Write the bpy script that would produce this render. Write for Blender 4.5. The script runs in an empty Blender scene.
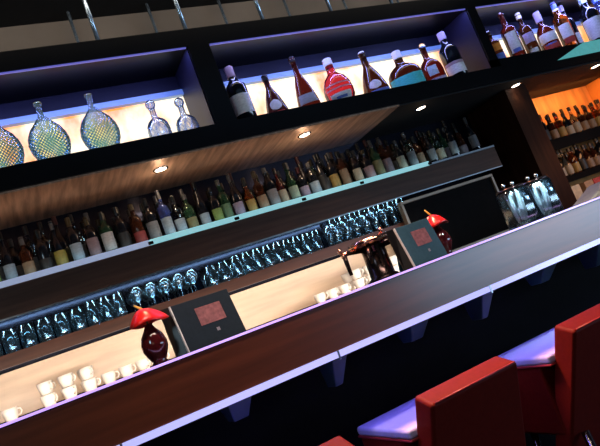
import bpy, math, random
from mathutils import Vector, Matrix
S = bpy.context.scene
C = S.collection
R = math.radians
PI = math.pi
random.seed(7)

# ------------------------------------------------------------ camera
EYE = 1.17
roll, pitch, yaw = R(20.8), math.atan(81/600), R(26.75)
cy, sy, cp, sp = math.cos(yaw), math.sin(yaw), math.cos(pitch), math.sin(pitch)
Fw = Vector((sy*cp, cy*cp, sp)); Rt = Vector((cy, -sy, 0)); Up = Rt.cross(Fw)
CX = Rt*math.cos(roll) - Up*math.sin(roll)
CY = Rt*math.sin(roll) + Up*math.cos(roll)
cam = bpy.data.cameras.new('camera'); co = bpy.data.objects.new('camera', cam); C.objects.link(co)
cam.sensor_width = 36; cam.lens = 36; cam.clip_start = .05
m = Matrix.Identity(4)
for i in range(3):
    m[i][0] = CX[i]; m[i][1] = CY[i]; m[i][2] = -Fw[i]
m[2][3] = EYE
co.matrix_world = m
S.camera = co

# ------------------------------------------------------------ world, exposure, lights
W = bpy.data.worlds.new('world'); S.world = W; W.use_nodes = True
W.node_tree.nodes['Background'].inputs[0].default_value = (.10, .12, .22, 1)
W.node_tree.nodes['Background'].inputs[1].default_value = .012
S.view_settings.view_transform = 'Standard'; S.view_settings.look = 'None'
S.view_settings.exposure = 0; S.view_settings.gamma = 1

def area(name, loc, to, sx, sy_, power, col, spread=180):
    l = bpy.data.lights.new(name, 'AREA'); l.shape = 'RECTANGLE'; l.size = sx; l.size_y = sy_
    l.energy = power; l.color = col; l.spread = R(spread)
    o = bpy.data.objects.new(name, l); C.objects.link(o); o.location = loc
    d = Vector(to) - Vector(loc)
    z = -d.normalized(); x = Vector((1, 0, 0)) if abs(z.x) < .9 else Vector((0, 1, 0))
    y = z.cross(x).normalized(); x = y.cross(z).normalized()
    mm = Matrix((x, y, z)).transposed().to_4x4(); mm.translation = Vector(loc)
    o.matrix_world = mm
    return o
VIOLET = (.25, .17, 1.0); CYAN = (.45, .85, 1.0); WARM = (1.0, .62, .32)
# violet led run under the front edge of the counter
area('light_counter_underside', (1.2, 1.705, .988), (1.2, 1.66, 0), 4.6, .03, 6.5, VIOLET, 125)
# unseen cool panel added at right, for the sheen on the fascia
area('light_cool_right', (5.3, -1.0, 1.12), (3.4, 1.9, 1.1), 3.6, .7, 64, (.50, .72, 1.0))
# blue fill added over the shelves
area('light_blue_fill', (1.7, 1.5, 3.0), (1.5, 3.3, 1.6), 2.6, .3, .7, (.35, .6, 1.0))
# warm lamp over the stools
area('light_warm_seating', (1.1, 2.0, 2.95), (1.2, 1.45, .8), .8, .3, 20, (1.0, .48, .28), 60)
area('light_warm_fill', (-.6, -.9, 1.9), (.6, 1.7, 1.1), .8, .6, 1.6, (1.0, .6, .4))  # unseen warm fill added to lift the left of the fascia
# brown wall above the hung cabinet
area('light_wall_above', (1.4, 2.6, 3.28), (1.4, 3.5, 3.0), 5, .2, 11, (1.0, .88, .75))
# unseen small cool spot added to brighten the canisters
area('light_canisters', (1.75, 1.1, 1.95), (1.95, 1.8, 1.25), .15, .15, 3.5, (.75, .92, 1.0), 60)
# under the glass shelf, on the backsplash
area('light_backsplash', (.95, 3.17, 1.385), (.95, 3.36, 1.22), 2.4, .03, 2.6, (1.0, .84, .68))
area('light_cups_fill', (.95, 2.5, 1.22), (.95, 3.2, 1.2), 2.6, .05, 6, (1.0, .86, .74), 80)  # unseen strip added in front of the cups to brighten them
# strip added out of sight behind the beam to light the glasses
area('light_glass_bay', (1.1, 3.155, 1.69), (1.1, 3.22, 1.45), 2.9, .02, 4, (.5, .8, 1.0))
# unseen cool panel added at left, for glints on glasses and rods
area('light_cool_left', (-1.0, .3, 2.1), (1.2, 3.0, 1.7), .35, .5, 7, (.6, .85, 1.0))
# led run on the shelf edge below the bottles
area('light_bottle_row', (1.4, 3.115, 1.80), (1.4, 3.3, 1.9), 3.2, .015, .55, (.55, .9, 1.0))
# light thrown up from the shelf front onto the bronze underside
area('light_soffit', (.6, 3.02, 1.80), (.6, 3.2, 2.14), 3.4, .04, 2.1, (1.0, .62, .40), 150)
area('light_flowers', (.75, 1.35, 1.95), (.75, 1.8, 1.25), 1.3, .1, 3.0, (1, .75, .6), 70)  # unseen warm lamp added above the counter to brighten the flowers
# alcove at the right
area('light_alcove', (4.45, 3.25, 2.11), (4.45, 3.5, 1.8), .9, .08, 4.2, (1.0, .36, .07))
area('light_alcove_low', (4.0, 2.7, 1.60), (4.1, 3.2, 1.25), .7, .1, 1.8, (1.0, .45, .18))

# ------------------------------------------------------------ materials
MATS = {}
def mat(name, col, rough=.5, metal=0, trans=0, ior=1.45, emit=None, es=0, noise=0, scale=20, coat=0, stretch=(1, 1, 1), col2=None, bump=0, spec=.5, ramp=(.35, .65)):
    if name in MATS: return MATS[name]
    M = bpy.data.materials.new(name); M.use_nodes = True
    nt = M.node_tree; b = nt.nodes['Principled BSDF']
    b.inputs['Base Color'].default_value = (*col, 1)
    b.inputs['Roughness'].default_value = rough; b.inputs['Metallic'].default_value = metal
    b.inputs['Transmission Weight'].default_value = trans; b.inputs['IOR'].default_value = ior
    b.inputs['Coat Weight'].default_value = coat; b.inputs['Coat Roughness'].default_value = .08
    b.inputs['Specular IOR Level'].default_value = spec
    if emit: b.inputs['Emission Color'].default_value = (*emit, 1); b.inputs['Emission Strength'].default_value = es
    if noise or col2 or bump:
        tc = nt.nodes.new('ShaderNodeTexCoord'); mp = nt.nodes.new('ShaderNodeMapping'); n = nt.nodes.new('ShaderNodeTexNoise')
        mp.inputs['Scale'].default_value = stretch; n.inputs['Scale'].default_value = scale; n.inputs['Detail'].default_value = 5
        nt.links.new(tc.outputs['Object'], mp.inputs[0]); nt.links.new(mp.outputs[0], n.inputs['Vector'])
        r = nt.nodes.new('ShaderNodeValToRGB'); r.color_ramp.elements[0].position = ramp[0]; r.color_ramp.elements[1].position = ramp[1]
        c2 = col2 or tuple(c*(1-noise) for c in col)
        r.color_ramp.elements[0].color = (*c2, 1); r.color_ramp.elements[1].color = (*(emit if emit and es and col2 else col), 1)
        nt.links.new(n.outputs['Fac'], r.inputs[0])
        if emit and es and col2: nt.links.new(r.outputs[0], b.inputs['Emission Color'])
        if not (emit and es and col2): nt.links.new(r.outputs[0], b.inputs['Base Color'])
        if bump:
            bp = nt.nodes.new('ShaderNodeBump'); bp.inputs['Strength'].default_value = bump; bp.inputs['Distance'].default_value = .002
            nt.links.new(n.outputs['Fac'], bp.inputs['Height']); nt.links.new(bp.outputs[0], b.inputs['Normal'])
    MATS[name] = M
    return M
black = mat('black_lacquer', (.004, .004, .005), .3, noise=.3, scale=6)
cabblack = mat('cabinet_black', (.003, .0035, .005), .3, noise=.3, scale=6, spec=.3)
mirror = mat('dark_mirror', (.03, .035, .06), .12, metal=.8, noise=.3, scale=3)
violetpanel = mat('niche_lining', (.010, .010, .028), .45, spec=.25, noise=.4, scale=3)
bronze = mat('brushed_bronze', (.62, .40, .28), .45, metal=.35, noise=.5, scale=7, stretch=(5, .4, 1), bump=.3)
walnut = mat('walnut_gloss', (.13, .030, .012), .34, noise=.35, scale=5, stretch=(.6, 4, 9), coat=1)
walnut.node_tree.nodes['Principled BSDF'].inputs['Coat Roughness'].default_value = .28
walnut_sh = mat('shelf_walnut', (.105, .034, .016), .4, noise=.35, scale=5, stretch=(.6, 4, 9))
beamwood = mat('beam_wood', (.10, .05, .034), .45, spec=.25, noise=.3, scale=5, stretch=(.5, 4, 9))
maple = mat('pale_maple', (.62, .46, .33), .35, noise=.25, scale=3, stretch=(.7, 1, 5))
ceil = mat('dark_ceiling', (.012, .012, .013), .8, noise=.3)
brownwall = mat('brown_plaster', (.28, .22, .17), .8, noise=.25, scale=2)
ceilblack = mat('matt_black', (.003, .003, .004), .8, noise=.3, spec=.1)
brk = mat('bracket_metal', (.012, .04, .05), .5, metal=.1, noise=.2)
darkwall = mat('dark_wall', (.012, .013, .02), .5, noise=.3)
floorm = mat('dark_floor', (.012, .010, .010), .5, noise=.4, scale=3)
orangewall = mat('orange_wood', (.75, .36, .12), .4, noise=.35, scale=4, stretch=(4, 1, .7))
pillarwood = mat('pillar_wood', (.04, .014, .007), .6, spec=.1, noise=.4, scale=5, stretch=(6, 6, .6))
chrome = mat('chrome', (.75, .8, .85), .12, metal=1, noise=.1)
steel = mat('brushed_steel', (.5, .55, .6), .3, metal=1, noise=.15, scale=40)
copper = mat('copper', (.8, .42, .3), .16, metal=1, noise=.1)
darkmetal = mat('dark_metal', (.05, .035, .035), .2, metal=.9, noise=.2)
framem = mat('bronze_frame', (.36, .27, .2), .35, metal=.5, noise=.2)
boardm = mat('dark_screen', (.005, .004, .004), .7, noise=.4, spec=.1)
def thin(name, col, gl, rough=.06):
    M = bpy.data.materials.new(name); M.use_nodes = True; MATS[name] = M
    nt = M.node_tree; nt.nodes.remove(nt.nodes['Principled BSDF'])
    t_ = nt.nodes.new('ShaderNodeBsdfTransparent'); t_.inputs[0].default_value = (*col, 1)
    g_ = nt.nodes.new('ShaderNodeBsdfGlossy'); g_.inputs['Roughness'].default_value = rough; g_.inputs['Color'].default_value = (.85, .95, 1, 1)
    f_ = nt.nodes.new('ShaderNodeFresnel'); f_.inputs[0].default_value = 1.5
    n_ = nt.nodes.new('ShaderNodeTexNoise'); n_.inputs['Scale'].default_value = 30
    ad = nt.nodes.new('ShaderNodeMath'); ad.operation = 'MULTIPLY_ADD'; ad.inputs[1].default_value = gl
    nt.links.new(n_.outputs['Fac'], ad.inputs[0]); nt.links.new(f_.outputs[0], ad.inputs[2])
    x_ = nt.nodes.new('ShaderNodeMixShader'); nt.links.new(ad.outputs[0], x_.inputs[0]); nt.links.new(t_.outputs[0], x_.inputs[1]); nt.links.new(g_.outputs[0], x_.inputs[2])
    nt.links.new(x_.outputs[0], nt.nodes['Material Output'].inputs[0])
    return M
dglass = thin('drinking_glass', (.86, .93, .96), .22, .12)
rodm = mat('rod_steel', (.6, .75, .88), .25, metal=.8, noise=.1)
glass = mat('clear_glass', (.9, .97, 1.0), .03, trans=1, noise=.03)
blueglass = mat('blue_cut_glass', (.55, .85, 1.0), .05, trans=1, noise=.1, ior=1.4)
red_l = mat('red_leather', (.15, .010, .006), .6, spec=.15, noise=.15, scale=60, bump=.25)
redrear = mat('maroon_leather', (.16, .014, .014), .45, noise=.2, scale=60, bump=.25)
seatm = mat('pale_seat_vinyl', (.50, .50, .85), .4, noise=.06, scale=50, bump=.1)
piping = mat('red_piping', (.3, .03, .04), .4, noise=.1)
legm = mat('stool_steel', (.3, .3, .32), .25, metal=1, noise=.1)
menum = mat('slate_leatherette', (.009, .018, .028), .6, spec=.15, noise=.15, scale=80)
menub = mat('teal_leatherette', (.022, .07, .10), .55, spec=.3, noise=.15, scale=80)
menuedge = mat('page_edge', (.6, .62, .62), .4, noise=.1)
menupic = mat('dull_red_print', (.26, .10, .11), .5, noise=.5, scale=70)
menumark = mat('grey_print', (.2, .2, .24), .5, noise=.2)
vasem = mat('oxblood_ceramic', (.06, .006, .008), .08, noise=.2, coat=.5)
spathe = mat('red_spathe', (.75, .012, .008), .3, noise=.15, coat=.3)
spadix = mat('yellow_spadix', (.8, .45, .06), .5, noise=.2, scale=200)
stemm = mat('green_stem', (.06, .2, .04), .5, noise=.2)
lipglass = mat('shelf_edge_glass', (.5, .8, .8), .2, emit=(.32, .72, .78), es=.6, noise=.1)
porcel = mat('cream_porcelain', (.85, .78, .7), .25, noise=.05)
creambox = mat('cream_card', (.75, .5, .33), .6, noise=.1)
glow = mat('backlit_amber_panel', (.3, .2, .12), .4, emit=(1, .86, .62), es=1.5, scale=3.4, col2=(1, .30, .04), stretch=(1.2, 1, .8), ramp=(.37, .54))
violetedge = mat('violet_edge', (.5, .4, .8), .4, emit=(.62, .36, .95), es=1.0)
ledlav = mat('led_lavender', (.5, .5, .8), .4, emit=(.45, .46, .95), es=.85)
ledblue = mat('led_blue', (.3, .3, .8), .4, emit=(.16, .16, .8), es=.4)
bluestrip = mat('niche_rail', (.18, .3, .5), .3, emit=(.10, .2, .5), es=.35)
lampm = mat('lamp_glow', (1, .8, .6), .4, emit=(1, .8, .62), es=9)

# ------------------------------------------------------------ mesh helpers
class MB:
    def __init__(s): s.v = []; s.f = []
    def box(s, x0, x1, y0, y1, z0, z1):
        n = len(s.v)
        s.v += [(x, y, z) for z in (z0, z1) for y in (y0, y1) for x in (x0, x1)]
        s.f += [tuple(n+i for i in q) for q in ((0, 2, 3, 1), (4, 5, 7, 6), (0, 1, 5, 4), (2, 6, 7, 3), (0, 4, 6, 2), (1, 3, 7, 5))]
        return s
    def hexa(s, P):      # eight corners: bottom ring of 4, top ring of 4
        n = len(s.v); s.v += [tuple(p) for p in P]
        s.f += [tuple(n+i for i in q) for q in ((3, 2, 1, 0), (4, 5, 6, 7), (0, 1, 5, 4), (1, 2, 6, 5), (2, 3, 7, 6), (3, 0, 4, 7))]
        return s
    def lathe(s, prof, seg=20, sq=0, fy=1, c=(0, 0, 0), rad=None):
        n = len(s.v)
        for i, (r, z) in enumerate(prof):
            for k in range(seg):
                a = 2*PI*k/seg; q = r*sqf(a, sq)
                if rad: q *= rad(a, z)
                s.v.append((c[0]+q*math.sin(a), c[1]-q*math.cos(a)*fy, c[2]+z))
        for i in range(len(prof)-1):
            for k in range(seg):
                a = n+i*seg+k; b = n+i*seg+(k+1) % seg
                s.f.append((a, b, b+seg, a+seg))
        if prof[0][0] > 1e-5: s.f.append(tuple(n+k for k in reversed(range(seg))))
        if prof[-1][0] > 1e-5: s.f.append(tuple(n+(len(prof)-1)*seg+k for k in range(seg)))
        return s
    def tube(s, pts, rad, seg=10):
        n = len(s.v); P = [Vector(p) for p in pts]
        rr = rad if isinstance(rad, (list, tuple)) else [rad]*len(P)
        ref = Vector((0, 0, 1))
        if abs((P[-1]-P[0]).normalized().z) > .85: ref = Vector((1, 0, 0))
        for i, p in enumerate(P):
            t = (P[min(i+1, len(P)-1)]-P[max(i-1, 0)]).normalized()
            u = t.cross(ref).normalized(); w = t.cross(u)
            for k in range(seg):
                a = 2*PI*k/seg; s.v.append(tuple(p+(u*math.cos(a)+w*math.sin(a))*rr[i]))
        for i in range(len(P)-1):
            for k in range(seg):
                a = n+i*seg+k; b = n+i*seg+(k+1) % seg
                s.f.append((a, b, b+seg, a+seg))
        s.f.append(tuple(n+k for k in reversed(range(seg)))); s.f.append(tuple(n+(len(P)-1)*seg+k for k in range(seg)))
        return s
    def build(s, name, m, parent=None, smooth=False, bevel=0, bseg=2, sub=0):
        me = bpy.data.meshes.new(name); me.from_pydata(s.v, [], s.f); me.validate(); me.update()
        import bmesh
        bm = bmesh.new(); bm.from_mesh(me); bmesh.ops.remove_doubles(bm, verts=bm.verts, dist=1e-6)
        bmesh.ops.recalc_face_normals(bm, faces=bm.faces); bm.to_mesh(me); bm.free()
        me.materials.append(m)
        if smooth: me.polygons.foreach_set('use_smooth', [True]*len(me.polygons))
        o = bpy.data.objects.new(name, me); C.objects.link(o)
        if parent: o.parent = parent
        if bevel:
            b = o.modifiers.new('bevel', 'BEVEL'); b.width = bevel; b.segments = bseg; b.limit_method = 'ANGLE'; b.harden_normals = smooth
        if sub:
            b = o.modifiers.new('sub', 'SUBSURF'); b.levels = sub; b.render_levels = sub
        return o
def sqf(a, sq):
    if not sq: return 1
    p = 2+sq; return (abs(math.cos(a))**p+abs(math.sin(a))**p)**(-1/p)
def tag(o, label, cat, group=None):
    o['label'] = label; o['category'] = cat
    if group: o['group'] = group
    return o
def thing(name, label, cat, loc=(0, 0, 0), rz=0, group=None):
    o = bpy.data.objects.new(name, None); C.objects.link(o); o.empty_display_size = .02
    o.location = loc; o.rotation_euler = (0, 0, rz)
    return tag(o, label, cat, group)
def struct(o): o['kind'] = 'structure'; return o
def dup(o, loc, rz, label, group=None):
    c = o.copy(); C.objects.link(c); c.location = loc; c.rotation_euler = (0, 0, rz); c['label'] = label
    if group: c['group'] = group
    for ch in list(o.children):
        d = ch.copy(); C.objects.link(d); d.parent = c
        for g in list(ch.children):
            e = g.copy(); C.objects.link(e); e.parent = d
    return c
ORD = ['first', 'second', 'third', 'fourth', 'fifth', 'sixth', 'seventh', 'eighth', 'ninth', 'tenth', 'eleventh', 'twelfth', 'thirteenth', 'fourteenth', 'fifteenth', 'sixteenth', 'seventeenth', 'eighteenth', 'nineteenth', 'twentieth']

# ------------------------------------------------------------ the room
XL, XR = -1.2, 4.97
struct(MB().box(XL-1, 6.2, -1.6, 3.6, -.1, 0).build('floor', floorm))
struct(MB().box(XL-1, 6.2, -1.6, 3.6, 3.34, 3.44).build('ceiling', ceil))
struct(MB().box(XL, 6.0, 3.5, 3.6, 2.80, 3.34).build('wall_back_upper', brownwall))
struct(MB().box(XL, 4.0, 3.5, 3.6, 1.40, 2.80).build('wall_back', mirror))
struct(MB().box(XL, 4.0, 3.36, 3.5, 1.17, 1.39).build('wall_backsplash', maple))
struct(MB().box(XL, 6.0, 3.5, 3.6, 0, 1.17).build('wall_back_lower', darkwall))
struct(MB().box(4.0, 5.05, 3.5, 3.6, 1.17, 2.80).build('wall_alcove', orangewall))
struct(MB().box(XR, XR+.08, 2.2, 3.5, 1.17, 2.80).build('wall_right', orangewall))

# ------------------------------------------------------------ bar counter
bar = thing('bar_counter', 'long dark wooden bar counter with violet edge and pale light strip below', 'bar counter', (0, 1.95, 0))
def bx(name, m, p, x0, x1, y0, y1, z0, z1, bevel=0):
    py = p.location.y if p else 0; px = p.location.x if p else 0; pz = p.location.z if p else 0
    return MB().box(x0-px, x1-px, y0-py, y1-py, z0-pz, z1-pz).build(name, m, p, bevel=bevel)
bx('countertop', black, bar, XL, 4.4, 1.712, 2.25, 1.13, 1.166)
bx('fascia', walnut, bar, XL, 4.4, 1.70, 1.73, 1.012, 1.156)
e = bx('edge_trim', violetedge, bar, XL, 4.4, 1.694, 1.712, 1.1600, 1.1668); e['label'] = 'violet top edge of the counter'  # thin trim given a violet emission
joints = [-.9, .145, .818, 1.47, 2.13, 2.8, 4.4]
for i in range(len(joints)-1):
    e = bx('light_strip', ledlav, bar, joints[i]+.003, joints[i+1]-.003, 1.694, 1.728, .992, 1.011)
for x in joints[1:-1]:
    bx('strip_clip', steel, bar, x-.003, x+.003, 1.692, 1.728, .985, 1.013)
    b = MB().hexa([(x+.0, 1.80-1.95, .90), (x+.03, 1.80-1.95, .90), (x+.03, 1.86-1.95, .90), (x, 1.86-1.95, .90),
                   (x-.01, 1.735-1.95, .99), (x+.05, 1.735-1.95, .99), (x+.05, 1.86-1.95, .99), (x-.01, 1.86-1.95, .99)])
    b.build('bracket', brk, bar, bevel=.004)
for x in (.46, 1.14, 1.80, 2.46):
    MB().hexa([(x+.01, -.15, .93), (x+.06, -.15, .93), (x+.06, -.09, .93), (x+.01, -.09, .93), (x-.01, -.215, .99), (x+.07, -.215, .99), (x+.07, -.09, .99), (x-.01, -.09, .99)]).build('bracket', brk, bar, bevel=.004)
bx('front_panel', ceilblack, bar, XL, 4.4, 2.02, 2.20, 0, 1.13)
bx('foot_rail', chrome, bar, XL, 4.4, 1.90, 1.93, .18, .21)

# ------------------------------------------------------------ hung display cabinet
cab = thing('display_cabinet', 'long black wall cabinet hung on rods with three glowing bottle niches', 'cabinet', (1.8, 2.9, 2.14))
YF, YB = 2.90, 3.22
D1, D2 = 1.20, 1.325; E1, E2 = 3.30, 3.385
bx('top_board', cabblack, cab, XL, 5.0-.03, YF, 3.5-.002, 2.735, 2.84)
bx('lower_board', cabblack, cab, XL, 4.97, YF, 3.5-.002, 2.15, 2.262)
bx('raised_plinth', cabblack, cab, E1, 4.97, YF, 3.25, 2.262, 2.315)
for (a, b, n) in ((XL, D1, 0), (D2, E1, 1), (E2, 4.97, 2)):
    zf = 2.262 if n < 2 else 2.315
    bx('back_panel', violetpanel, cab, a, b, YB+.02, YB+.05, zf, 2.735)
    g = bx('glow_panel', glow, cab, a, b-(0 if n else 0), YB, YB+.018, zf, 2.59); g['label'] = 'backlit amber panel at the back of the niche'
    bx('rail', bluestrip, cab, a, b, YB-.03, YB+.018, 2.592, 2.625)
    bx('niche_light', ledblue, cab, a+.01, b-.01, YF+.004, YF+.016, 2.728, 2.734)
    l = area('light_niche', ((a+b)/2, YF+.02, 2.722), ((a+b)/2, YF+.16, 2.35), b-a-.06, .02, 4.8*(b-a), (.30, .34, 1.0))
for (a, b) in ((D1, D2), (E1, E2)):
    bx('divider', cabblack, cab, a, b, YF, 3.25, 2.262, 2.735)
bx('divider_lining', violetpanel, cab, D1-.006, D1-.001, YF+.01, YB, 2.264, 2.733)
bx('divider_lining', violetpanel, cab, E1-.006, E1-.001, YF+.01, YB, 2.264, 2.733)
bx('divider_lining', violetpanel, cab, D2+.001, D2+.006, YF+.01, YB, 2.264, 2.733)
tg = MB().hexa([(3.95-1.8, -.006, .075), (4.965-1.8, -.006, .075), (4.965-1.8, .0, .075), (3.95-1.8, 0, .075), (4.3-1.8, -.006, .172), (4.965-1.8, -.006, .172), (4.965-1.8, 0, .172), (4.3-1.8, 0, .172)]).build('teal_sheen_panel', mat('teal_sheen', (.1, .4, .4), .25, emit=(.15, .62, .6), es=.4, noise=.2), cab)  # cyan reflection on the cabinet front painted as a glowing panel
s = bx('bronze_panel', bronze, cab, XL, 2.42, YF+.012, 3.5-.002, 2.14, 2.149); s['label'] = 'brushed bronze underside panel'
bx('underside_panel', ceil, cab, 2.424, 4.97, YF+.012, 3.5-.002, 2.14, 2.149)
for k in range(-2, 8):
    x = .752+.4925*k
    for y in (2.945, 3.41):
        MB().tube([(x-1.8, y-2.9, 2.84-2.14), (x-1.8, y-2.9, 3.34-2.14)], .012 if y < 3 else .010, 12).build('hanging_rod', rodm, cab, smooth=True)

# downlights in the soffit
dl_pos = [(-.03, 3.06), (.877, 3.075), (1.778, 3.05), (2.69, 3.045), (3.58, 3.02), (4.47, 3.0)]
lab = ['half hidden recessed downlight past the left edge', 'lit round downlight in the bronze underside, left of the two there', 'lit round downlight in the bronze underside, right of the two there',
       'round downlight in the black underside, above the right end of the bottle shelf', 'round downlight in the black underside, above the dark wood pillar', 'round downlight in the black underside, over the amber alcove at far right']
for i, (x, y) in enumerate(dl_pos):
    if i == 0: continue
    t = thing('downlight', lab[i], 'light', (x, y, 2.14), 0, 'downlights under the cabinet')
    MB().lathe([(.034, 0), (.043, 0), (.043, -.004), (.034, -.006), (.032, -.003)], 28).build('trim_ring', chrome, t, smooth=True)
    MB().lathe([(.0, -.0045), (.032, -.0045), (.032, -.001), (0, -.001)], 24).build('lens', lampm, t.children[0])
    l = bpy.data.lights.new('light_down', 'SPOT'); l.energy = 3.5 if i < 3 else 1.2; l.color = (1, .72, .45); l.spot_size = R(100); l.spot_blend = .9; l.shadow_soft_size = .03
    o = bpy.data.objects.new('light_down', l); C.objects.link(o); o.location = (x, y, 2.12)
    # the lamp also washes the panel it sits in
    l = bpy.data.lights.new('light_halo', 'POINT'); l.energy = .45 if i < 3 else .05; l.color = (1, .7, .45); l.shadow_soft_size = .02
    o = bpy.data.objects.new('light_halo', l); C.objects.link(o); o.location = (x, y, 2.07)

# ------------------------------------------------------------ shelves and back counter
sh = thing('bottle_shelf', 'brown wooden beam shelf with glowing pale teal glass edge holding the bottle rows', 'shelf', (1.5, 3.3, 1.6))
bx('beam', beamwood, sh, XL, 3.22, 3.10, 3.14, 1.615, 1.755)
bx('board', beamwood, sh, XL, 3.22, 3.14, 3.498, 1.70, 1.755)
bx('beam_trim', steel, sh, XL, 3.22, 3.098, 3.104, 1.606, 1.612)
lavedge = mat('shelf_edge_lavender', (.5, .6, .8), .2, emit=(.40, .46, .66), es=.55, noise=.1)
segs = [XL, .70, 2.06, 2.62]
for i in range(3):
    bx('glass_edge', lavedge if i == 0 else lipglass, sh, segs[i]+.002, segs[i+1]-.002, 3.095, 3.112, 1.757, 1.785)
bx('dull_edge', steel, sh, 2.63, 3.22, 3.096, 3.110, 1.757, 1.769)
bx('glass_plate', black, sh, XL, 3.22, 3.112, 3.49, 1.756, 1.766)
for x in (.703, 1.20, 1.64, 2.063, 2.62):
    bx('edge_clip', darkmetal, sh, x-.014, x+.014, 3.088, 3.10, 1.758, 1.775, .003)
ZB = 1.7665
gs = thing('glass_shelf', 'dark brown wooden shelf holding the drinking glasses below the beam', 'shelf', (1.2, 3.3, 1.39))
bx('shelf_board', walnut_sh, gs, XL, 2.40, 3.12, 3.498, 1.43, 1.45)
bx('shelf_lip', walnut_sh, gs, XL, 2.40, 3.10, 3.12, 1.392, 1.452)
ZG = 1.4525
bc = thing('back_counter', 'low work counter behind the bar under the glowing wood backsplash', 'counter', (2, 3.1, 0))
bx('worktop', maple, bc, XL, 4.9, 2.85, 3.355, 1.12, 1.160)
bx('cabinet_front', black, bc, XL, 4.9, 2.90, 3.355, 0, 1.12)
pl = bx('pillar', pillarwood, None, 3.50, 3.72, 3.06, 3.498, 1.16, 2.138); tag(pl, 'dark brown wooden pillar panel left of the amber alcove', 'pillar')
asf = thing('alcove_shelf', 'dark shelf holding the upper bottle rows in the amber alcove', 'shelf', (4.3, 3.3, 1.66))
bx('shelf_board', black, asf, 3.725, 4.965, 3.16, 3.498, 1.655, 1.685)
bx('shelf_lip', ceilblack, asf, 3.725, 4.965, 3.14, 3.16, 1.61, 1.69)
asl = thing('alcove_shelf', 'lower dark shelf with the dim second bottle row in the alcove', 'shelf', (4.3, 3.3, 1.36))
bx('shelf_board', black, asl, 3.725, 4.965, 3.16, 3.498, 1.36, 1.385)
bx('shelf_lip', ceilblack, asl, 3.725, 4.965, 3.14, 3.16, 1.345, 1.39)

# framed dark board
fr = thing('framed_board', 'black board in a thin bronze frame under the end of the bottle shelf', 'frame', (2.7, 3.06, 1.16))
FX0, FX1, FZ = 2.235, 3.04, 1.572
bx('panel', boardm, fr, FX0+.02, FX1-.02, 3.055, 3.075, 1.17, FZ-.02)
bx('frame_rail', framem, fr, FX0, FX1, 3.04, 3.08, FZ-.02, FZ, .003)
bx('frame_rail', framem, fr, FX0, FX1, 3.04, 3.08, 1.161, 1.18, .003)
bx('frame_stile', framem, fr, FX0, FX0+.02, 3.04, 3.08, 1.18, FZ-.02, .003)
bx('frame_stile', framem, fr, FX1-.02, FX1, 3.04, 3.08, 1.18, FZ-.02, .003)

# ------------------------------------------------------------ bottles
PROF = {
 'wine': [(.0, 0), (.9, 0), (1, .015), (1, .60), (.93, .66), (.62, .72), (.40, .77), (.36, .82), (.35, .97), (.40, .975), (.40, 1), (0, 1)],
 'spirit': [(.0, 0), (.92, 0), (1, .02), (1, .62), (.92, .67), (.55, .71), (.38, .74), (.34, .80), (.34, .97), (.40, .975), (.40, 1), (0, 1)],
 'cone': [(0, 0), (.95, 0), (1, .02), (.97, .12), (.82, .30), (.62, .48), (.40, .62), (.28, .70), (.25, .80), (.25, .97), (.30, .98), (.30, 1), (0, 1)],
 'round': [(0, 0), (.6, 0), (.8, .03), (.96, .14), (1, .28), (.93, .44), (.72, .58), (.42, .67), (.30, .71), (.28, .80), (.28, .97), (.34, .98), (.34, 1), (0, 1)],
 'dome': [(0, 0), (.96, 0), (1, .03), (1, .35), (.94, .48), (.78, .58), (.52, .66), (.30, .71), (.26, .78), (.26, .98), (.30, 1), (0, 1)],
 'slim': [(0, 0), (.9, 0), (1, .02), (1, .50), (.85, .58), (.5, .68), (.36, .76), (.33, .97), (.38, .98), (.38, 1), (0, 1)],
}
def rz_at(prof, t):
    for (r0, z0), (r1, z1) in zip(prof, prof[1:]):
        if z0 <= t <= z1 and z1 > z0: return r0+(r1-r0)*(t-z0)/(z1-z0)
    return prof[-1][0]
def patch(prof, rad, h, z0, z1, ang, sq=0, fy=1, oval=False, off=.0012, rot=0):
    b = MB(); nz, na = 8, 14
    for i in range(nz+1):
        t = z0+(z1-z0)*i/nz; r = rz_at(prof, t)*rad+off
        k = math.sqrt(max(.02, 1-(2*i/nz-1)**2)) if oval else 1
        for j in range(na+1):
            a = rot+ang*k*(2*j/na-1); q = r*sqf(a, sq)
            b.v.append((q*math.sin(a), -q*math.cos(a)*fy-(off if fy < 1 else 0), t*h))
    for i in range(nz):
        for j in range(na):
            a = i*(na+1)+j; b.f.append((a, a+1, a+na+2, a+na+1))
    return b
def glassmat(name, col, trans=.9, rough=.06): return mat('glass_'+name, col, rough, trans=trans, noise=.05, ior=1.42)
G = {'green': glassmat('green', (.02, .06, .03), .5), 'dark': mat('glass_dark', (.006, .007, .010), .1, noise=.2, coat=.3), 'amber': glassmat('amber', (.42, .10, .02)),
     'redbrown': glassmat('redbrown', (.10, .012, .008), .6), 'pink': glassmat('pink', (.42, .03, .06)), 'clear': glass, 'cut': None, 'plum': glassmat('plum', (.035, .008, .014), .6), 'blue': glassmat('blue', (.12, .2, .7)),
     'brown': glassmat('brown', (.06, .018, .008), .55)}
LAB = dict(white=(.85, .85, .85), cream=(.7, .62, .45), lime=(.32, .5, .12), green=(.2, .38, .2), yellow=(.6, .5, .1), paleblue=(.5, .66, .8), lilac=(.5, .42, .6), red=(.5, .06, .05),
           orange=(.9, .3, .03), turquoise=(.1, .75, .75), blue=(.12, .2, .6), tan=(.45, .3, .18), gold=(.6, .4, .1), grey=(.35, .37, .4), black=(.02, .02, .02), mauve=(.4, .28, .32), olive=(.3, .3, .14), palegreen=(.5, .66, .5))
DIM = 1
def labm(c): return mat('paper_%s_%.1f' % (c, DIM), tuple(v*DIM for v in LAB[c]), .5, noise=.22, scale=55, stretch=(1, 1, 2.2))
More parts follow.
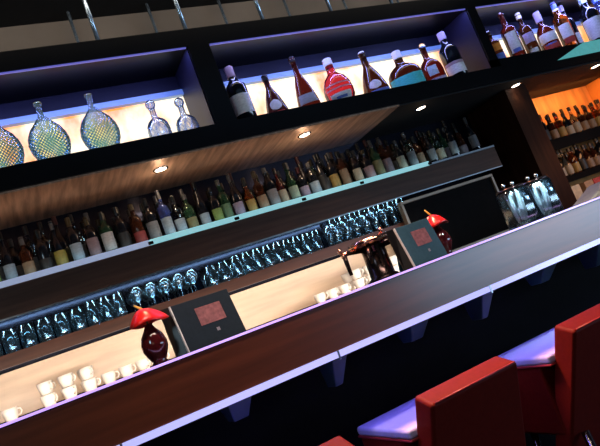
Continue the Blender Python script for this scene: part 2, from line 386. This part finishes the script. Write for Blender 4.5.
def capm(c): return mat('cap_%s_%.1f' % (c, DIM), tuple(v*(DIM if DIM == 1 else .07) for v in LAB[c]), .3, noise=.1)
def bottle(kind, rad, h, g, lc, cc, label, group, loc, lz=(.15, .5), ang=1.0, sq=0, fy=1, oval=False, cap=(.88, 1.01), capr=None, extra=None, stopper=None, name='liquor_bottle', seg=20, rz=None):
    prof = PROF[kind]
    t = thing(name, label, 'bottle', loc, rz if rz is not None else -math.atan2(loc[0], loc[1])*.8, group)
    MB().lathe([(r*rad, z*h) for r, z in prof], seg, sq, fy).build('glass_body', G[g], t, smooth=True)
    pl_ = patch(prof, rad, h, lz[0], lz[1], ang, sq, fy, oval).build('paper_label', labm(lc), t, smooth=True) if lc else t
    if extra:
        for (c, a, b, w) in extra: patch(prof, rad, h, a, b, w, sq, fy, off=.0022).build('label_band', labm(c), pl_, smooth=True)
    if cc:
        r = (capr or rz_at(prof, .9)*rad*1.18)
        MB().lathe([(0, cap[0]*h), (r*.96, cap[0]*h), (r, cap[0]*h+.002), (r, cap[1]*h), (r*.9, cap[1]*h+.003), (0, cap[1]*h+.003)], 14).build('cap', capm(cc), t, smooth=False)
    if stopper: stopper(t, h)
    return t
def ball(t, h, r=.024, m=glass):
    MB().lathe([(0, h*.98), (r*.5, h*.985)]+[(r*math.sin(a*PI/8), h+r*.85-r*math.cos(a*PI/8)) for a in range(1, 8)]+[(0, h+r*1.85)], 16).build('stopper', m, t, smooth=True)
G['cut'] = None
NZ = 2.2625; GN = 'showcase bottles in the lit niches'
# niche one: three cut-glass bottles and two decanters
def facet(name, groove, face, na_, nz_, gl=.14):
    if name in MATS: return MATS[name]
    M = bpy.data.materials.new(name); M.use_nodes = True; MATS[name] = M
    nt = M.node_tree; nt.nodes.remove(nt.nodes['Principled BSDF']); tc = nt.nodes.new('ShaderNodeTexCoord'); sx_ = nt.nodes.new('ShaderNodeSeparateXYZ')
    nt.links.new(tc.outputs['Object'], sx_.inputs[0])
    def mt(op, a, b_=None):
        n_ = nt.nodes.new('ShaderNodeMath'); n_.operation = op
        for i_, v in enumerate((a, b_)):
            if v is None: continue
            if isinstance(v, (int, float)): n_.inputs[i_].default_value = v
            else: nt.links.new(v, n_.inputs[i_])
        return n_.outputs[0]
    an = mt('MULTIPLY', mt('ARCTAN2', sx_.outputs[0], sx_.outputs[1]), na_); zz = mt('MULTIPLY', sx_.outputs[2], nz_)
    p = mt('MULTIPLY', mt('ABSOLUTE', mt('SINE', mt('ADD', an, zz))), mt('ABSOLUTE', mt('SINE', mt('SUBTRACT', an, zz))))
    r = nt.nodes.new('ShaderNodeValToRGB'); r.color_ramp.elements[0].position = .15; r.color_ramp.elements[1].position = .6
    r.color_ramp.elements[0].color = (*groove, 1); r.color_ramp.elements[1].color = (*face, 1)
    nt.links.new(p, r.inputs[0])
    bp = nt.nodes.new('ShaderNodeBump'); bp.inputs['Strength'].default_value = .6; bp.inputs['Distance'].default_value = .003
    nt.links.new(p, bp.inputs['Height'])
    tp_ = nt.nodes.new('ShaderNodeBsdfTransparent'); nt.links.new(r.outputs[0], tp_.inputs[0])
    tl = nt.nodes.new('ShaderNodeBsdfTranslucent'); nt.links.new(r.outputs[0], tl.inputs[0])
    gb = nt.nodes.new('ShaderNodeBsdfGlossy'); gb.inputs['Roughness'].default_value = .15; gb.inputs['Color'].default_value = (.7, .88, 1, 1); nt.links.new(bp.outputs[0], gb.inputs['Normal'])
    m1 = nt.nodes.new('ShaderNodeMixShader'); m1.inputs[0].default_value = .22; nt.links.new(tp_.outputs[0], m1.inputs[1]); nt.links.new(tl.outputs[0], m1.inputs[2])
    fr_ = nt.nodes.new('ShaderNodeFresnel'); fr_.inputs[0].default_value = 1.5
    fa = mt('ADD', fr_.outputs[0], gl-.04)
    m2 = nt.nodes.new('ShaderNodeMixShader'); nt.links.new(fa, m2.inputs[0]); nt.links.new(m1.outputs[0], m2.inputs[1]); nt.links.new(gb.outputs[0], m2.inputs[2])
    nt.links.new(m2.outputs[0], nt.nodes['Material Output'].inputs[0])
    return M
def pine(x, label):
    t = thing('glass_bottle', label, 'bottle', (x, 3.05, NZ), 0, 'diamond textured blue bottles')
    h = .305
    prof = [(0, 0), (.036, 0), (.044, .006)]
    for i in range(25):
        u = i/24; z = .012+u*.268
        T = [(0, .052), (.15, .078), (.3, .094), (.45, .1), (.6, .093), (.75, .073), (.88, .042), (1, .017)]
        r = next(r0+(r1-r0)*(u-u0)/(u1-u0) for (u0, r0), (u1, r1) in zip(T, T[1:]) if u <= u1)
        prof.append((r, z))
    prof += [(.0155, .287), (.014, .295), (.0135, .335), (.018, .345), (.018, .352), (0, .352)]
    def rad(a, z):
        if z < .02 or z > .25: return 1
        u = a*9/PI*PI; w = z*95
        return 1+.012*(abs(math.sin((u+w)))+abs(math.sin((u-w))))
    # finer rings for the diamond relief
    fine = []
    for (r0, z0), (r1, z1) in zip(prof, prof[1:]):
        n = 3 if .012 <= z0 < .26 else 1
        for k in range(n): fine.append((r0+(r1-r0)*k/n, z0+(z1-z0)*k/n))
    fine.append(prof[-1])
    MB().lathe(fine, 72, fy=.62, rad=rad).build('textured_body', facet('diamond_glass', (.0, .26, .48), (1, .95, .55), 12, 160, .07), t, smooth=True)  # yellow glow from the panel behind put into the facet tint
    MB().lathe([(.0185, .343), (.021, .346), (.021, .352), (.0185, .355)], 20).build('rim', blueglass, t, smooth=True)
    return t
G['cut'] = facet('cut_crystal', (.50, .62, 1), (1, 1, 1), 4, 34, .2)
pine(.150, 'blue diamond-textured glass bottle cut off by the left edge of the picture')
pine(.375, 'blue and yellow diamond-textured glass bottle in the middle of the three')
pine(.630, 'blue and yellow diamond-textured glass bottle nearest to the clear decanters')
clearst = lambda t, h: ball(t, h, .028, G['cut'])
bottle('dome', .062, .20, 'cut', None, None, 'clear glass decanter with round stopper, left of the pair', GN, (.925, 3.02, NZ), stopper=clearst, name='decanter', sq=1.2)
bottle('dome', .062, .185, 'cut', None, None, 'clear glass decanter with round stopper beside the niche divider', GN, (1.085, 3.02, NZ), stopper=clearst, name='decanter', fy=.8)
# niche two
bottle('wine', .062, .345, 'dark', 'white', 'mauve', 'dark wine bottle with large white label at left end of the middle niche', GN, (1.425, 2.985, NZ), lz=(.12, .46), ang=1.1, cap=(.82, 1.01))
bottle('cone', .068, .265, 'plum', 'white', 'black', 'dark cone-shaped bottle with oval white label and black neck', GN, (1.635, 3.0, NZ), lz=(.1, .36), ang=.6, oval=True, extra=[('red', .0, .06, .6)])
bottle('cone', .070, .345, 'redbrown', 'grey', 'black', 'tall red-brown bottle with sloping shoulders and black stopper', GN, (1.855, 3.0, NZ), lz=(.08, .26), ang=.8, sq=1, capr=.020, cap=(.94, 1.03))
bottle('round', .096, .30, 'pink', 'white', 'white', 'round ribbed pink-red bottle with broad white cap', GN, (2.10, 3.01, NZ), lz=(.04, .2), ang=.8, fy=.8, capr=.030, cap=(.88, 1.03), extra=[('mauve', .28, .31, .9), ('mauve', .38, .41, .9), ('blue', .07, .12, .4)])
bottle('cone', .088, .305, 'brown', 'white', 'white', 'dark flared bottle with small oval white label and white cap', GN, (2.365, 3.0, NZ), lz=(.1, .3), ang=.5, oval=True, capr=.021, cap=(.93, 1.03), extra=[('blue', .01, .07, 1.1)])
bottle('dome', .116, .265, 'brown', 'turquoise', 'white', 'wide dark bottle with broad turquoise label and white cap', GN, (2.64, 3.01, NZ), lz=(.04, .34), ang=1.2, fy=.62, capr=.032, cap=(.86, 1.06))
bottle('dome', .080, .27, 'redbrown', 'paleblue', None, 'round-shouldered brown bottle with square blue label and crystal stopper', GN, (2.875, 3.01, NZ), lz=(.2, .46), ang=.42, fy=.75, stopper=lambda t, h: ball(t, h*.97, .027), extra=[('lilac', .04, .12, 1.0)])
bottle('wine', .068, .36, 'dark', 'white', 'lilac', 'dark bottle with wide white label beside the right divider of the middle niche', GN, (3.085, 3.01, NZ), lz=(.1, .32), ang=1.2, cap=(.86, 1.01), extra=[('mauve', .28, .34, 1.2)])
# niche three
N3 = 2.3155
bottle('spirit', .048, .25, 'brown', 'orange', 'white', 'short dark bottle with orange label at left end of the right niche', GN, (3.50, 2.99, N3), lz=(.34, .56), ang=1.1, cap=(.92, 1.02), capr=.014, extra=[('blue', .05, .25, 1.1)])
bottle('spirit', .056, .375, 'redbrown', 'white', 'mauve', 'red-brown bottle with thin tall stopper and white label', GN, (3.70, 2.99, N3), lz=(.12, .56), ang=.75, cap=(.8, 1.03), capr=.010, extra=[('blue', .12, .2, .5)])
bottle('spirit', .050, .355, 'brown', 'lilac', 'cream', 'dark brown bottle with slanted lilac label and cream cap', GN, (3.885, 3.0, N3), lz=(.3, .52), ang=.8, cap=(.9, 1.03), extra=[('white', .06, .16, .6)])
bottle('dome', .072, .335, 'redbrown', 'white', 'lilac', 'broad red-brown bottle with silver-lilac cap and white label', GN, (4.085, 3.0, N3), lz=(.24, .46), ang=1.0, capr=.027, cap=(.8, 1.04), extra=[('red', .06, .18, .8), ('blue', .16, .2, .6)])
bottle('wine', .058, .40, 'amber', 'white', 'blue', 'tall amber-necked bottle with blue and white cap and white label', GN, (4.30, 2.99, N3), lz=(.22, .5), ang=.8, cap=(.88, 1.01), capr=.022, extra=[('red', .1, .22, .7), ('white', .83, .87, 3.1)])
bottle('wine', .052, .40, 'dark', 'white', 'lilac', 'slim dark bottle with lilac cap behind white labels at right', GN, (4.47, 3.06, N3), lz=(.1, .34), ang=1.0, cap=(.88, 1.01))
bottle('wine', .074, .41, 'dark', 'white', 'paleblue', 'dark bottle with very large white label near the right picture edge', GN, (4.64, 2.98, N3), lz=(.08, .5), ang=1.2, cap=(.86, 1.01))
bottle('wine', .072, .41, 'blue', 'white', 'blue', 'blue-capped bottle with white label at the very right edge', GN, (4.82, 2.99, N3), lz=(.08, .5), ang=1.2, cap=(.86, 1.01))

# beam shelf, front row (x from left to right)
FRONT = [(-.12, 'brown', 'cream'), (-.04, 'dark', 'lime'), (.035, 'dark', 'paleblue'), (.12, 'brown', 'tan'), (.20, 'dark', 'black'), (.275, 'dark', 'yellow'), (.355, 'dark', 'paleblue'), (.44, 'dark', 'mauve'),
 (.52, 'green', 'white'), (.60, 'dark', 'black'), (.685, 'brown', 'red'), (.765, 'dark', 'grey'), (.84, 'blue', 'paleblue'), (.91, 'clear', 'paleblue'), (.98, 'green', 'olive'), (1.06, 'dark', 'paleblue'), (1.135, 'dark', 'lime'),
 (1.20, 'green', 'green'), (1.27, 'dark', 'lilac'), (1.345, 'amber', 'gold'), (1.42, 'brown', 'tan'), (1.495, 'dark', 'grey'), (1.57, 'redbrown', 'cream'), (1.645, 'green', 'palegreen'), (1.72, 'dark', 'lilac'), (1.795, 'dark', 'paleblue'),
 (1.87, 'dark', 'black'), (1.95, 'dark', 'gold'), (2.035, 'brown', 'tan'), (2.12, 'dark', 'cream'), (2.20, 'dark', 'mauve'), (2.29, 'green', 'olive'), (2.38, 'brown', 'mauve'), (2.47, 'dark', 'cream'), (2.56, 'clear', 'grey'), (2.65, 'brown', 'tan'),
 (2.74, 'dark', 'grey'), (2.83, 'clear', 'cream'), (2.93, 'dark', 'grey'), (3.03, 'brown', 'mauve'), (3.13, 'dark', 'grey')]
NAME = dict(paleblue='pale blue', palegreen='pale green')
GC = dict(dark='black', green='dark green', brown='dark brown', amber='amber', redbrown='red-brown', blue='deep blue', clear='clear')
kinds = ['wine', 'spirit', 'spirit', 'slim', 'wine', 'round', 'spirit']
def side(i, n):
    if i < 20 and i <= n-1-i: return ORD[i]+' from the left end'
    return ORD[n-1-i]+' from the right end' if n-1-i < 20 else ORD[i-20]+' past the middle'
n = len(FRONT)
DIM = .34   # dimness of the shelf put into the label and cap colours
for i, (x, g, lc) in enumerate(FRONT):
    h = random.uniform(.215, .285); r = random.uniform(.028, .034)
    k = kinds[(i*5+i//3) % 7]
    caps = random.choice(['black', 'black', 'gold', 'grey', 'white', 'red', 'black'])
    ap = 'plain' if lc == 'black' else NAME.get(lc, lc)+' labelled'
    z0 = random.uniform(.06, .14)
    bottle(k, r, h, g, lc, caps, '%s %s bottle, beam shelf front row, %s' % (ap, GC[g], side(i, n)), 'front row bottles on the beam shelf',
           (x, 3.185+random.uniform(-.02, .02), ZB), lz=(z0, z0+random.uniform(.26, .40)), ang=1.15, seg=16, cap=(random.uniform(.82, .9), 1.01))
DIM = .22  # rear rows get deeper shade in the same colours
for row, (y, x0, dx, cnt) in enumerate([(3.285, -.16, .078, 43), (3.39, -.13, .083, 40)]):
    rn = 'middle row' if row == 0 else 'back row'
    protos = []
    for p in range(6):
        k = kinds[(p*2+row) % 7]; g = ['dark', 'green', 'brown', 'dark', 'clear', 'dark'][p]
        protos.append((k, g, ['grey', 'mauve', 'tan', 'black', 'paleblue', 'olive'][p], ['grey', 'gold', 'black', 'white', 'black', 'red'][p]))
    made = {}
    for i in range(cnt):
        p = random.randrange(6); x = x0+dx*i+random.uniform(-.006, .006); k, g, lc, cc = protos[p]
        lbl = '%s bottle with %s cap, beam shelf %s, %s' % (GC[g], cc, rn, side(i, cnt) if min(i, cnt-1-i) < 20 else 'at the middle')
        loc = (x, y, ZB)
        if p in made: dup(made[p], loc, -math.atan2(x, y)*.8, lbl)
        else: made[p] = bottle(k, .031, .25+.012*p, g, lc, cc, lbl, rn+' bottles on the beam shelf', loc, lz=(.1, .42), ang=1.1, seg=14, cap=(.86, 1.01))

# alcove bottles
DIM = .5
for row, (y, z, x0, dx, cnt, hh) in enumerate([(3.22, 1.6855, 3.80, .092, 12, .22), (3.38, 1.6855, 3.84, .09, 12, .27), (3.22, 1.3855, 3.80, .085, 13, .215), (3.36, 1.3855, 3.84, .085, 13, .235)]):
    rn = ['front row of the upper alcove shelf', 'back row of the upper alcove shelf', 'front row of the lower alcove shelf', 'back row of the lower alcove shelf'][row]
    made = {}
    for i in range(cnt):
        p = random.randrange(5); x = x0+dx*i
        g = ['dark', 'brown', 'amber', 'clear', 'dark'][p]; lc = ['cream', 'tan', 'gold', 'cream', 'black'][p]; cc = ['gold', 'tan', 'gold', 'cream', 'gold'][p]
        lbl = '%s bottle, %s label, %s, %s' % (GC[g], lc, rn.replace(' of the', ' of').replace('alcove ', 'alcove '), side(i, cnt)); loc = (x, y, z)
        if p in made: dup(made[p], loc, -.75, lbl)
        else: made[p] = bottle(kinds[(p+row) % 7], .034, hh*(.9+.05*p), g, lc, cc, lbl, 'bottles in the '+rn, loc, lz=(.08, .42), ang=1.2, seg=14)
for i, (x, w, c) in enumerate([(3.86, .13, 'cream'), (4.03, .1, 'tan'), (4.17, .16, 'red'), (4.36, .2, 'cream')]):
    b = MB().box(-w/2, w/2, -.05, .05, 0, .15).build('carton', mat('card_'+c, LAB[c], .6, noise=.3), bevel=.003)
    b.location = (x, 3.2, 1.1605); tag(b, ['cream carton closest to the wood pillar', 'narrow tan carton', 'red carton between tan and cream ones', 'wide cream carton at the right'][i]+' under the alcove shelves', 'carton', 'cartons below the alcove')
b = MB().hexa([(2.2, 2.02, 1.167), (2.62, 2.02, 1.167), (2.62, 2.22, 1.167), (2.3, 2.22, 1.167), (2.42, 2.05, 1.235), (2.6, 2.05, 1.235), (2.6, 2.19, 1.235), (2.44, 2.19, 1.235)]).build('folded_cloth', creambox, bevel=.01)
b.location = (.24, -.08, 0); tag(b, 'peach-coloured folded cloth on the counter at the right edge', 'cloth')

# ------------------------------------------------------------ drinking glasses
def shell(outer, wall=.002, base=.008):
    inner = [(max(r-wall, .001), z) for r, z in outer if z > base]
    return [(0, 0)]+outer+list(reversed(inner))+[(0, base)]
GL = {
 'tumbler': shell([(.030, 0), (.034, .02), (.037, .112)]),
 'highball': shell([(.026, 0), (.028, .02), (.031, .125)]),
 'pilsner': shell([(.024, 0), (.022, .02), (.026, .08), (.033, .165)]),
 'wine': [(0, 0), (.031, 0), (.031, .002), (.006, .006), (.004, .012), (.004, .048), (.016, .056), (.032, .074), (.036, .092), (.031, .122), (.030, .122), (.034, .092), (.030, .075), (.014, .059), (0, .057)],
}
GLM = {}
def gl(kind, x, y, z, label, group):
    if kind not in GLM:
        o = MB().lathe(GL[kind], 22).build({'tumbler': 'tumbler', 'highball': 'highball_glass', 'pilsner': 'pilsner_glass', 'wine': 'wine_glass'}[kind], dglass, smooth=True)
        tag(o, label, 'glass', group); GLM[kind] = o
    else:
        s0 = GLM[kind]; o = s0.copy(); C.objects.link(o)
    o['label'] = label; o['group'] = group; o.location = (x, y, z); o.rotation_euler = (0, 0, random.random()*6)
def grow(kind, x0, x1, dx, ys, label, group):
    for j, y in enumerate(ys):
        x = x0
        while x < x1:
            gl(kind, x, y, ZG, label[j], group+(' front' if j == 0 else ' behind')); x += dx
grow('tumbler', -.13, .30, .078, (3.17, 3.27), ['clear tumbler in the front row at left end of the glass shelf', 'clear tumbler in the second row at left end of the glass shelf'], 'tumblers')
grow('highball', .335, .50, .066, (3.17, 3.26), ['clear highball glass in front between tumblers and stemmed glasses', 'clear highball glass behind, between tumblers and stemmed glasses'], 'left highball glasses')
grow('wine', .565, .92, .076, (3.17, 3.255, 3.345), ['stemmed wine glass in the front row above the red flower', 'stemmed wine glass in the second row above the red flower', 'stemmed wine glass in the back row above the red flower'], 'stemmed glasses')
grow('tumbler', .975, 1.08, .076, (3.17, 3.26), ['clear tumbler in front, above the left menu', 'clear tumbler behind, above the left menu'], 'middle tumblers')
grow('highball', 1.13, 1.72, .066, (3.17, 3.245, 3.33), ['clear highball glass in the front row right of the left menu', 'clear highball glass in the second row right of the left menu', 'clear highball glass in the back row right of the left menu'], 'right highball glasses')
grow('pilsner', 1.80, 2.36, .074, (3.17, 3.26), ['tall flared beer glass in front, behind the beer tap', 'tall flared beer glass in the second row, behind the beer tap'], 'tall beer glasses')

# ------------------------------------------------------------ cups on the back counter
cupm = [(0, 0), (.020, 0), (.024, .004), (.031, .03), (.033, .054), (.031, .054), (.029, .03), (.021, .008), (0, .007)]
cup0 = None
def cup(x, y, z, label, group):
    global cup0
    if cup0 is None:
        b = MB().lathe(cupm, 18); b.tube([(.030, 0, .045), (.044, 0, .042), (.047, 0, .030), (.040, 0, .018), (.027, 0, .017)], .0032, 8)
        cup0 = b.build('cup', porcel, smooth=True); tag(cup0, label, 'cup', group); o = cup0
    else: o = cup0.copy(); C.objects.link(o)
    o['label'] = label; o['group'] = group; o.location = (x, y, z); o.rotation_euler = (0, 0, random.uniform(-1.2, -.2))
ZC = 1.1605
for i, x in enumerate([.03, .12, .21]):
    for j, y in enumerate((2.99, 3.10)):
        for k in range(2):
            cup(x, y, ZC+.0565*k, '%s cream cup in the %s stack of the left group, %s' % (['lower', 'upper'][k], ['left', 'middle', 'right'][i], ['front', 'rear'][j]), 'stacked cups at left')
for i in range(4):
    cup(.30+.082*i, 3.02, ZC, 'single cream cup in the row left of the red flower, %s from the stacks' % ORD[i], 'single cups at left')
for i in range(3):
    cup(1.46+.082*i, 2.99, ZC, 'single cream cup in the row left of the beer tap, %s from left' % ORD[i], 'single cups near the tap')
for i, x in enumerate([1.72, 1.81, 1.90, 1.99]):
    for j, y in enumerate((2.98, 3.09)):
        for k in range(2):
            cup(x, y, ZC+.0565*k, '%s cream cup in the %s stack behind the beer tap, %s' % (['lower', 'upper'][k], ['leftmost', 'left middle', 'right middle', 'rightmost'][i], ['front', 'rear'][j]), 'stacked cups behind the tap')
cup(1.70, 3.03+.16, ZC, 'cream cup set apart behind the stacks by the tap', 'single cups near the tap')
cup(-.13, 3.0, ZC, 'cream cup alone at the left edge of the picture', 'single cups at left')

# ------------------------------------------------------------ menus on the bar
TOP = 1.1665
def menu(x, y, rz, w, h, m, label):
    t = thing('menu_holder', label, 'menu', (x, y, TOP), rz, 'menus on the bar')
    tilt = .03
    f = MB().hexa([(0, 0, 0), (w, 0, 0), (w, .008, 0), (0, .008, 0), (0, tilt, h), (w, tilt, h), (w, tilt+.008, h), (0, tilt+.008, h)]).build('front_cover', m, t, bevel=.0015)
    def on(x0, x1, z0, z1, mm, nm):
        k = tilt/h
        return MB().hexa([(x0, k*z0-.0012, z0), (x1, k*z0-.0012, z0), (x1, k*z0+.001, z0), (x0, k*z0+.001, z0), (x0, k*z1-.0012, z1), (x1, k*z1-.0012, z1), (x1, k*z1+.001, z1), (x0, k*z1+.001, z1)]).build(nm, mm, f)
    on(w*.34, w*.78, h*.42, h*.80, menupic, 'printed_picture')
    on(w*.55, w*.60, h*.22, h*.29, menumark, 'emblem')
    MB().hexa([(0, .09, 0), (w, .09, 0), (w, .098, 0), (0, .098, 0), (0, tilt+.012, h), (w, tilt+.012, h), (w, tilt+.020, h), (0, tilt+.020, h)]).build('rear_cover', m, t, bevel=.0015)
    MB().hexa([(-.004, -.001, 0), (.0, -.001, 0), (.0, .010, 0), (-.004, .010, 0), (-.004, tilt-.001, h), (0, tilt-.001, h), (0, tilt+.010, h), (-.004, tilt+.010, h)]).build('page_edge', menuedge, t)
    MB().hexa([(-.030, .03, 0), (-.003, .006, 0), (-.003, .012, 0), (-.030, .036, 0), (-.030, .03+tilt*.6, h), (-.003, tilt+.006, h), (-.003, tilt+.012, h), (-.030, .036+tilt*.6, h)]).build('spine', black, t)
menu(.412, 1.79, R(12), .205, .150, menum, 'dark slate menu standing open on the bar beside the red flower')
menu(1.282, 1.80, R(6), .172, .158, menub, 'teal menu standing on the bar right of the beer tap')

# ------------------------------------------------------------ vases with anthuriums
def vase(x, y, label, rz, fl, s=1.0):
    t = thing('bud_vase', label, 'vase', (x, y, TOP), rz, 'red flower vases')
    MB().lathe([(0, 0), (.018, 0), (.024, .003), (.020, .009), (.027, .022), (.037, .045), (.038, .062), (.031, .085), (.018, .103), (.012, .114), (.014, .120), (.010, .119), (.008, .11), (0, .10)], 32).build('vase_body', vasem, t, smooth=True)
    f = thing('anthurium', label.replace('oxblood bud vase holding', 'flower of').replace('dark bud vase holding', 'flower of'), 'flower', (x, y, TOP+.124), rz+fl, 'red anthurium flowers')
    f['label'] = ('red anthurium with yellow tip in the vase left of the slate menu' if x < 1 else 'red anthurium with long yellow tip behind the teal menu')
    MB().tube([(0, 0, -.018), (0, 0, .01), (.002, 0, .032)], .0028, 8).build('stem', stemm, f, smooth=True)
    b = MB(); nr, na = 7, 28
    for i in range(nr+1):
        q = i/nr
        for k in range(na):
            a = 2*PI*k/na
            hr = (1-.42*math.exp(-((a-PI)/.5)**2))*(1+.28*math.exp(-(min(a, 2*PI-a)/.35)**2))
            xx = q*hr*.057*math.cos(a)-.006; yy = q*hr*.055*math.sin(a)
            zz = .044-.046*q*q+.004*math.sin(3*a)*q
            b.v.append((xx, yy, zz))
    for i in range(nr):
        for k in range(na):
            a = i*na+k; c = i*na+(k+1) % na; b.f.append((a, c, c+na, a+na))
    o = b.build('spathe', spathe, f, smooth=True); sm = o.modifiers.new('s', 'SOLIDIFY'); sm.thickness = .002
    L = .030 if x < 1 else .05
    MB().tube([(0, 0, .036), (-.005, 0, .045), (-.012-L*.3, 0, .045+L*.5)], [.004, .0042, .0025], 8).build('spadix', spadix, f, smooth=True)
vase(.322, 1.79, 'oxblood bud vase holding a red anthurium left of the slate menu', 0, 0)
vase(1.515, 1.90, 'dark bud vase holding a red anthurium, half behind the teal menu', 0, .2)

# ------------------------------------------------------------ beer tap
tp = thing('beer_tap', 'dark round beer tap tower with copper top ring and spouts', 'beer tap', (1.285, 2.03, TOP))
MB().lathe([(0, 0), (.062, 0), (.062, .008), (.050, .014), (.048, .12), (.055, .135), (.055, .14), (0, .14)], 32).build('column', darkmetal, tp, smooth=True)
MB().lathe([(0, .14), (.068, .14), (.088, .146), (.092, .156), (.088, .166), (.076, .170), (.070, .160), (0, .158)], 40).build('top_ring', copper, tp, smooth=True)
for (dx, dy) in ((-.055, -.06), (.03, -.085)):
    MB().tube([(dx*.6, dy*.6, .125), (dx*1.1, dy*1.1, .126), (dx*1.3, dy*1.3, .112), (dx*1.32, dy*1.32, .07)], [.010, .010, .009, .007], 12).build('spout', darkmetal, tp, smooth=True)
MB().tube([(-.05, 0, .135), (-.13, -.02, .140), (-.155, -.022, .132)], [.012, .010, .010], 12).build('side_arm', copper, tp, smooth=True)
MB().tube([(-.145, -.022, .14), (-.148, -.024, .10), (-.147, -.024, .055)], [.010, .009, .007], 12).build('spout', darkmetal, tp, smooth=True)
MB().tube([(-.155, -.022, .14), (-.160, -.024, .165)], [.006, .009], 12).build('tap_knob', copper, tp, smooth=True)
MB().tube([(.02, -.06, .165), (.02, -.075, .19)], [.006, .009], 12).build('tap_knob', copper, tp, smooth=True)

# ------------------------------------------------------------ glass canisters
def canister(x, y, label):
    t = thing('glass_canister', label, 'canister', (x, y, TOP), -.35, 'canisters on the bar')
    def rad(a, z): return 1+.03*math.cos(a*8)
    pr = [(.056, 0), (.060, .006), (.060, .145), (.054, .152)]
    prof = [(0, 0)]+pr+[(.050, .152), (.055, .143), (.055, .008), (0, .008)]
    MB().lathe(prof, 80, sq=.6, rad=rad).build('fluted_jar', dglass, t, smooth=True)
    MB().lathe([(0, .153), (.058, .153), (.060, .156), (.058, .164), (0, .166)], 32).build('lid', darkmetal, t, smooth=True)
    for dx in (-.02, .02):
        MB().lathe([(0, .166), (.004, .166), (.004, .172), (.008, .176), (.009, .182), (.006, .188), (0, .189)], 14, c=(dx, 0, 0)).build('knob', chrome, t, smooth=True)
    for k in range(7):
        a = k*.9; MB().tube([(.030*math.cos(a), .030*math.sin(a), .010), (.036*math.cos(a+.4), .036*math.sin(a+.4), .140)], .0085, 8).build('straw_bundle', mat('pale_straws', (.88, .97, 1), .4, noise=.05), t, smooth=True)
canister(1.885, 1.83, 'fluted glass canister of pale straws, nearer the bronze framed board')
canister(2.030, 1.83, 'fluted glass canister of pale straws, the right one of the pair')

# ------------------------------------------------------------ bar stools
def rbox(P, name, m, p, bev, seg=4, sub=0):
    return MB().hexa(P).build(name, m, p, smooth=True, bevel=bev, bseg=seg)
st = thing('bar_stool', 'red leather bar stool with violet-lit seat, middle one of the three', 'stool', (1.078, 1.62, 0), 0, 'red stools along the bar')
sx = .20
# seat: y from -.12 (at the back) to +.28
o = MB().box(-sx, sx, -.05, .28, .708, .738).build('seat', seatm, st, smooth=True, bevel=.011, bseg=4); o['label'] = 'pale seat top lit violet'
o = MB().box(-sx+.002, sx-.002, .012, .278, .46, .705).build('seat_side', red_l, st, smooth=True, bevel=.012, bseg=3)
o = MB().box(-sx-.002, sx+.002, -.05, .282, .702, .710).build('piping', piping, st, smooth=True, bevel=.003, bseg=2)
def pt(x, u, z): return (x, u, z)
# back: leaning slab, rear top edge y=-.17 z=.80, front top edge y=-.09 z=.825
wt, wb = .168, .195
P = [(-wb-.01, .045, .36), (wb+.01, .045, .36), (wb+.01, .12, .36), (-wb-.01, .12, .36), (-wt, -.172, .80), (wt, -.172, .80), (wt-.002, -.092, .828), (-wt+.002, -.092, .828)]
rbox(P, 'backrest', red_l, st, .012)
MB().tube([(-wt+.012, -.170, .801), (wt-.012, -.170, .801)], .0035, 8).build('piping', piping, st, smooth=True)
for (a, b) in ((-1, -1), (1, -1), (-1, 1), (1, 1)):
    MB().tube([(a*.15, .10+b*.12, .46), (a*.19, .08+b*.18, 0)], .014, 10).build('leg', legm, st, smooth=True)
b = MB()
for (p, q) in (((-.18, -.09, .2), (.18, -.09, .2)), ((.18, -.09, .2), (.18, .25, .2)), ((.18, .25, .2), (-.18, .25, .2)), ((-.18, .25, .2), (-.18, -.09, .2))):
    b.tube([p, q], .009, 8)
b.build('footrest', chrome, st, smooth=True)
dup(st, (1.675, 1.62, 0), 0, 'red leather bar stool with violet-lit seat at the right edge')
dup(st, (.49, 1.62, 0), 0, 'red leather bar stool showing only a top corner at the bottom edge')
